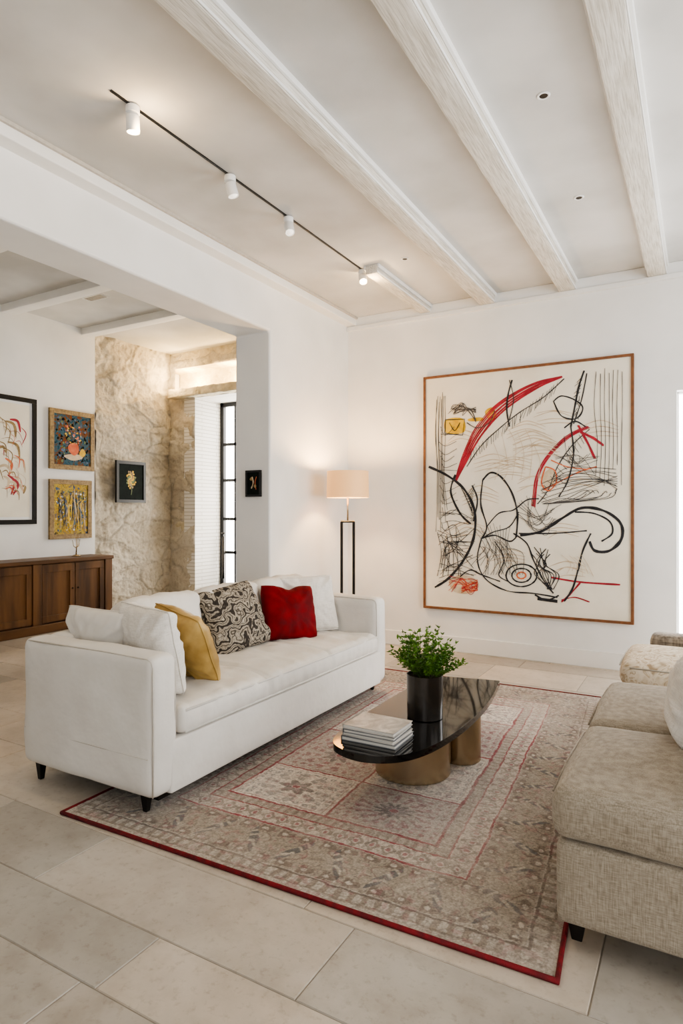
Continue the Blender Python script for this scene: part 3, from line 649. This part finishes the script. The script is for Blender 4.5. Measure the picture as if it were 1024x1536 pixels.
U_=rnd.uniform
for k in range(16):
    cx_,cy_=[(800,655),(830,620),(770,690),(700,790),(760,830),(870,720),(720,740),(850,850),(690,650),(790,640),(812,668),(760,700),(740,690),(900,640),(840,790),(800,720)][k]
    for j in range(4): S([(cx_-25+U_(-8,8),cy_+j*6),(cx_,cy_-8+j*6+U_(-4,4)),(cx_+28,cy_+j*5)],.007,BE,taper=True)
A_.blob([(668,630),(694,628),(696,648),(670,650)],YE); A_.blob([(727,618),(738,611),(744,622),(736,632)],YE); A_.blob([(703,628),(722,626),(724,631),(704,632)],YE)
A_.blob([(673,872),(690,862),(712,868),(718,880),(704,890),(682,888)],BE)
A_.blob([(815,712),(828,702),(834,715),(826,730),(816,728)],BE)
L0=[(843,565),(800,580),(752,610),(718,648),(697,688),(683,722)]
for k in range(11):
    o_=(k-5)*.9; S([(x+(o_*1.1+U_(-.8,.8))*math.sin(PI*(i+.15)/5.4),y+(o_*1.4+U_(-.8,.8))*math.sin(PI*(i+.15)/5.4)) for i,(x,y) in enumerate(L0)],.0085,RD)
S([(846,568),(815,596),(780,618),(752,640),(722,668),(700,700)],.010,T)
for k in range(34):
    t=k/33; S([(836-130*t+U_(-2,2),574+103*t),(822-120*t+6+U_(-3,3),592+98*t)],.004,T,smooth=False)
L1=[(882,640),(852,655),(824,682),(806,715),(800,760)]
for k in range(5): S([(x+(k-2)*1.1+U_(-.7,.7),y+(k-2)*.6) for x,y in L1],.006,RD)
S([(884,644),(858,668),(836,700),(822,735),(806,756)],.009,T)
for k in range(14):
    t=k/13; S([(868-62*t,652+90*t),(878-60*t+U_(-3,3),666+84*t)],.004,T,smooth=False)
for k in range(3): S([(866+k,638),(880+k,664),(891+k*1.2,688)],.009,RD); S([(870,647+k),(888,655+k*1.3),(905,667+k)],.009,RD)
S([(826,866),(870,873),(930,877)],.014,RD); S([(870,874),(856,890),(842,903)],.013,RD); S([(842,900),(862,896),(884,903)],.010,RD)
S([(815,735),(840,722),(868,708),(895,700)],.012,OR); S([(818,700),(832,706),(834,724),(822,736),(812,724),(818,700)],.012,OR); S([(826,690),(850,700),(880,704)],.01,OR)
S([(643,700),(672,714),(697,735),(712,768),(710,808),(694,842),(672,868),(652,881)],.024,K)
S([(683,712),(676,738),(690,770),(706,786)],.019,K); S([(708,728),(716,750),(710,782)],.014,K)
S([(724,720),(736,709),(752,716),(768,740),(776,772),(774,806)],.017,K); S([(724,720),(721,756),(730,790),(722,808)],.014,K)
S([(722,808),(742,803),(764,812),(774,806)],.013,K); S([(730,790),(748,770),(770,765),(790,750),(808,748)],.011,K)
S([(780,803),(812,797),(842,778),(872,762),(905,766),(930,784),(932,808),(914,826),(892,826),(884,812)],.024,K); S([(862,768),(890,770),(914,782),(918,800),(902,812)],.014,K)
S([(886,800),(874,826),(866,858),(858,884),(846,902)],.016,K); S([(778,800),(830,800),(880,796)],.012,K)
S([(876,556),(868,580),(862,610),(856,640)],.016,K); S([(880,560),(872,600),(860,636)],.010,K); S([(830,602),(842,594),(862,600),(874,612),(864,628),(842,624),(830,602)],.012,K); S([(846,642),(862,632),(878,640)],.012,K)
for k in range(12): S([(874-k,564+k*6),(866+U_(-6,6),574+k*5.5)],.005,T,smooth=False)
S([(768,570),(762,592),(760,615),(764,640)],.015,K); S([(764,570),(770,600),(762,636)],.008,T)
S([(856,640),(860,680),(852,720),(838,745)],.012,K)
for rx_,c in ((21,K),(13,K),(6,OR)): S([(782+rx_*1.1*math.cos(a_),863+rx_*.8*math.sin(a_)) for a_ in np.linspace(0,2*PI,13)[:-1]],.013,c,closed=True)
S([(722,808),(716,840),(728,868),(760,886),(800,890),(836,896)],.012,K); S([(770,800),(790,815),(800,840),(815,870),(830,890)],.013,K)
S([(742,812),(756,838),(748,862),(762,872)],.010,K); S([(722,808),(740,798),(764,790),(778,768)],.010,K)
S([(690,865),(705,855),(722,862),(750,872)],.012,K); S([(806,898),(836,902)],.028,K,smooth=False); S([(802,892),(820,900),(838,893)],.014,K)
for k in range(10): S([(798+k*3,826+U_(-8,8)),(812+U_(-8,8),846),(802+k*4,862),(824+U_(-6,6),884)],.007,K)
for k in range(11): S([(676+U_(-4,8),864+k*2.4),(690+U_(-8,8),872+U_(-6,6)),(706,868+k*2.4),(716,878+U_(-10,8)),(692,884+U_(-4,6))],.005,OR if k%2 else RD)
for k in range(8): S([(655+k*1.8,584+U_(0,20)),(653+k*2+U_(-2,2),650),(656+k*1.5,715),(654+k*2.4,770+U_(-20,30))],.0045,T)
for k in range(5): S([(656+k*7,800+U_(-10,10)),(662+k*6,830),(656+k*8,864)],.006,T)
for k in range(7): S([(894+k*6.5,552+U_(0,10)),(892+k*6.8+U_(-2,2),610),(896+k*6,665),(893+k*6.5,712+U_(-20,30))],.0045,T)
for k in range(20): S([(656+U_(0,10),768+k*5.5),(680,764+k*5.5+U_(-18,18)),(705+U_(-14,12),772+k*5)],.0045,T)
for k in range(12): S([(658+U_(0,14),780+U_(0,80)),(676+U_(-10,10),800+U_(0,50)),(700+U_(-12,12),790+U_(0,80))],.006,K if k%3==0 else T)
for k in range(6): S([(812,752-k*5+U_(-4,4)),(850,742-k*6),(890,728-k*3),(926,714+k*4)],.005,T)
for k in range(8): S([(818+U_(-8,8),756),(840+k*10,748),(868+k*8,742+U_(-8,8)),(880+k*6,740)],.005,T)
for k in range(5): S([(826+k*3,720+U_(-8,8)),(850,702+k*6),(890,700+U_(-6,6)+k*5),(924,704+k*6)],.005,T)
for k in range(14): S([(656+U_(0,8),640+k*11),(668,646+k*11+U_(-8,8)),(684+U_(-4,10),640+k*11)],.0045,T)
for k in range(14): S([(672+k*2,612+U_(-10,10)),(684+U_(-10,10),604+k*1.5),(704+U_(-6,6),614),(714,622+U_(-12,12))],.005,T)
S([(668,630),(667,650),(694,653),(697,629),(668,630)],.009,K,smooth=False); S([(674,634),(682,646),(690,634)],.008,K); S([(700,634),(716,642),(734,634),(742,616)],.008,T)
for k in range(12): S([(690+k*2,728+k*4),(700+k,742+k*3.5),(712-k*.6,726+k*5)],.005,K)
for k in range(16): S([(720+k*3,812+U_(-6,10)),(730+k*3+U_(-10,10),836+U_(-6,6)),(724+k*4,862)],.0045,T)
for k in range(14): S([(780+U_(-10,20),760+U_(-22,22)),(800+U_(-8,18),784+U_(-20,20)),(826+U_(-8,18),776+U_(-22,22))],.004,T)
for k in range(12): S([(710+k*5,790+U_(-8,8)),(728+k*3,820+U_(-8,8)),(700+k*7,846+U_(-8,8))],.004,T)
for k in range(10): S([(846+U_(-20,20),660+U_(-10,30)),(860+U_(-10,10),690+U_(-10,10)),(880+U_(-20,20),700+U_(-20,30))],.004,T)
for k in range(5): S([(770,660+k*8),(800,650+k*7+U_(-5,5)),(836,664+k*5)],.005,BE)
for k in range(6): S([(740+k*12,650+U_(-20,20)),(750+k*12,690+U_(-20,20)),(742+k*13,720)],.004,BE)
for k in range(6): S([(842+k*6,838+U_(-6,6)),(856+k*5,846),(850+k*8,860+U_(-6,6))],.004,BE)
framed('abstract_painting','huge framed abstract line painting with red arcs on the back wall',(cxp,YB-.001,z0),0,x1-x0,z1-z0,.022,.042,M['frame'],[M['canvas'],M['ink'],M['inkthin'],M['pred'],M['pora'],M['pyel'],M['pbei']],A_,cat='painting')
def xpic(name,label,px0,px1,zt,zb,X,fw,fmat,mats,art=None,y0=None,mat_w=0,group=None):
    ya=on_x(px0,700,X).y if y0 is None else y0; yb=on_x(px1,700,X).y
    return framed(name,label,(X+.001,(ya+yb)/2,zb),PI/2,yb-ya,zt-zb,fw,.035,fmat,mats,art,mat_w,group)
A1=Art(lambda a_,b_:(a_,b_)); rs=random.Random(4)
for k in range(48):
    cx_,cz_=.24+rs.uniform(-.12,.14),.68+rs.uniform(-.42,.34); d_=rs.uniform(.08,.22); an=rs.uniform(.8,2.4)
    A1.stroke([(cx_,cz_),(cx_+d_*math.cos(an)*.6,cz_+d_*.6*math.sin(an)+.02),(cx_+d_*math.cos(an+.5),cz_+d_*math.sin(an+.4))],rs.choice((.006,.012,.03)),rs.choice((1,2,3,4,4)),taper=True)
xpic('framed_print','big black-framed print of loose red and ochre strokes at left edge',0,52.5,2.56,1.165,XA,.05,M['blackframe'],[M['canvas'],M['pbei'],M['pora'],M['pred'],M['goldframe']],A1,y0=3.38,mat_w=.03)
A2=Art(lambda a_,b_:(a_,b_))
for k in range(160): A2.dab(rs.uniform(-.215,.215),rs.uniform(.09,.61),rs.uniform(.007,.018),rs.choice((4,4,5,5,6,5)),rs)
A2.blob([(-.12,.16),(0,.11),(.14,.15),(.05,.19)],3)
A2.blob([(-.05,.22),(.02,.17),(.08,.22),(.07,.30),(0,.32),(-.06,.28)],1); A2.blob([(.09,.19),(.14,.16),(.18,.21),(.13,.26)],2)
for k in range(50): A2.dab(.01+rs.uniform(-.11,.11),.40+rs.uniform(-.09,.13),rs.uniform(.006,.014),rs.choice((1,2,3,6,4,1)),rs)
xpic('framed_picture','gilt-framed dark blue still life, upper of the stacked pair',72,139,2.50,1.80,XA,.055,M['goldframe'],[M['artA'],M['pora'],M['pyel'],M['pbei'],M['pblu'],M['artC'],M['pgrn']],A2)
A3=Art(lambda a_,b_:(a_,b_))
for k in range(200): A3.dab(rs.uniform(-.2,.2),rs.uniform(.09,.60),rs.uniform(.006,.018),rs.choice((1,1,3,3,2,5,4,6,7,3)),rs)
for k in range(40):
    xx=rs.uniform(-.18,.18); A3.stroke([(xx+rs.uniform(-.05,.05),rs.uniform(.08,.25)),(xx+rs.uniform(-.04,.04),rs.uniform(.25,.45)),(xx+rs.uniform(-.05,.05),rs.uniform(.4,.6))],rs.choice((.005,.009,.013)),rs.choice((1,2,3,6,6)),taper=True)
xpic('framed_picture','gilt-framed yellow and blue abstract, lower of the stacked pair',72,135,1.68,.985,XA,.055,M['goldframe'],[M['artB'],M['pyel'],M['pbei'],M['pblu'],M['white'],M['goldframe'],M['ink'],M['pgrn']],A3)
A4=Art(lambda a_,b_:(a_,b_))
for k in range(50):
    an=k*2.4; r_=.012+.0019*k; A4.dab(r_*math.cos(an)*.75,.30+r_*math.sin(an)*1.1,.015,(1,4,3,4)[k%4],rs)
A4.stroke([(0,.25),(.01,.17),(0,.1)],.012,3)
xpic('framed_picture','small black-framed yellow flower picture hanging on the stone wall',172,216,1.955,1.42,XA+.085,.04,M['blackframe'],[M['artC'],M['goldframe'],M['pora'],M['pgrn'],M['pyel']],A4)
pa_=on_y(370,706,4.26); pb_=on_y(393,745,4.26)
A5=Art(lambda a_,b_:(a_,b_)); A5.stroke([(-.02,.07),(0,.12),(-.01,.17)],.012,1); A5.stroke([(.03,.06),(.02,.12),(.035,.17)],.008,2); A5.dab(-.02,.15,.015,3,rs); A5.dab(.02,.09,.015,3,rs)
framed('framed_picture','tiny black-framed picture on the opening\'s end wall, right of the window',((pa_.x+pb_.x)/2,4.259,pb_.z),0,pb_.x-pa_.x,pa_.z-pb_.z,.018,.022,M['blackframe'],[M['artC'],M['pbei'],M['pora'],M['goldframe']],A5)
# ================= SIDEBOARD
sbx=-6.1; sb=thing('sideboard','walnut sideboard with panelled doors against the side room wall','sideboard',(-6.28,4.1,0))
y0_,y1_=3.02,5.12
MB().box(XA+.01,sbx-.025,y0_+.02,y1_-.02,.09,.745).build('body',M['walnut'],sb)
MB().box(XA+.005,sbx+.02,y0_-.01,y1_+.015,.745,.785).build('top',M['walnut'],sb,bevel=.006)
MB().box(XA+.005,sbx+.015,y0_-.005,y1_+.01,.0005,.095).build('plinth',M['walnut'],sb,bevel=.008)
for ya,yb in ((y0_,y0_+.07),(4.10,4.2),(y1_-.1,y1_)): MB().box(sbx-.03,sbx+.008,ya,yb,.095,.745).build('post',M['walnut_v'],sb,bevel=.004)
for ya,yb in ((3.10,3.59),(3.60,4.09),(4.21,4.61),(4.62,5.01)):
    d=MB()
    for q in ((ya,yb,.11,.18),(ya,yb,.65,.735),(ya,ya+.06,.18,.65),(yb-.06,yb,.18,.65)): d.box(sbx-.024,sbx,q[0],q[1],q[2],q[3])
    do=d.build('door',M['walnut_v'],sb,bevel=.003)
    MB().box(sbx-.024,sbx-.014,ya+.06,yb-.06,.18,.65).build('panel',M['walnut_v'],do)
    ks=ya+.03 if (ya in (3.60,4.62)) else yb-.03
    MB().lathe((0,0,0),[(0,0),(.009,0),(.009,.010),(.005,.014),(0,.014)],14).build('knob',M['pot'],do,world=False).matrix_local=Matrix.Translation((sbx-ORI[sb.name][0],ks-ORI[sb.name][1],.45))@Matrix.Rotation(PI/2,4,'Y')
st=thing('figurine','small bronze branching ornament on the sideboard below the pictures','ornament',(-6.3,4.78,.7855))
MB().lathe((0,0,0),[(0,0),(.05,0),(.05,.01),(.02,.02),(0,.02)],24).build('base',M['brass'],st,smooth=True,world=False)
mb=MB(); mb.tube([(0,0,.02),(0,.005,.12),(0,0,.22)],.008,8,r1=.004)
for a_,h_ in ((.05,.2),(-.05,.19),(.03,.26)): mb.tube([(0,0,.1),(0,a_*.7,.12),(0,a_,h_)],.006,8,r1=.003)
mb.build('branches',M['brass'],st,smooth=True,world=False)
# ================= LIGHTS
def area(name,loc,rot,sx,sy,power,col=(1,1,1)):
    l=bpy.data.lights.new(name,'AREA'); l.shape='RECTANGLE'; l.size=sx; l.size_y=sy; l.energy=power; l.color=col
    o=bpy.data.objects.new(name,l); C.objects.link(o); o.location=loc; o.rotation_euler=rot; return o
area('daylight_right',(3.28,2.5,1.45),(0,R(90),0),2.5,3.4,195,(.98,.99,1))
area('daylight_front',(.9,-2.98,1.45),(R(90),0,0),2.4,2.4,5,(1,.99,.98))
area('daylight_back',(.465,YB+.05,1.17),(R(-90),0,0),1.22,2.1,30,(.99,.99,1))
area('side_room_fill',(-5.6,-2.9,1.6),(R(90),0,0),1.6,2.2,6,(1,.99,.98))  # added fill with no window behind it, brightens the side room's white wall
def point(loc,p,r=.04,col=(1,.64,.30)):
    l=bpy.data.lights.new('lamp_light','POINT'); l.energy=p; l.shadow_soft_size=r; l.color=col
    o=bpy.data.objects.new('lamp_light',l); C.objects.link(o); o.location=loc
for x in (-6.22,-5.45): point((x,YA+.10,nz0+.10),22,.04,(1,.72,.38))
point((-6.25,YA-.22,nz0+.12),11,.04,(1,.72,.38))
point((lx,ly,1.60),42,.05)
for y in (2.13,4.5):
    l=bpy.data.lights.new('spot','SPOT'); l.energy=30; l.spot_size=R(75); l.spot_blend=.8; l.color=(1,.76,.46); l.shadow_soft_size=.03
    o=bpy.data.objects.new('spot_beam',l); C.objects.link(o); o.location=(-2.39,y,3.10)
    point((-2.32,y+.03,3.12),4,.02,(1,.70,.38))
w=bpy.data.worlds.new('World'); bpy.context.scene.world=w; w.use_nodes=True
bg=w.node_tree.nodes['Background']; bg.inputs[0].default_value=(.95,.97,1,1); bg.inputs[1].default_value=1.6
try: bpy.context.scene.view_settings.look='AgX - Medium High Contrast'
except Exception: pass
# ================= CAMERA
cam=bpy.data.cameras.new('Camera'); co=bpy.data.objects.new('Camera',cam); C.objects.link(co)
cam.sensor_fit='VERTICAL'; cam.sensor_height=36; cam.lens=F/1536*36; cam.clip_start=.05
co.location=(0,0,HC); co.rotation_euler=(R(90),0,TH); bpy.context.scene.camera=co
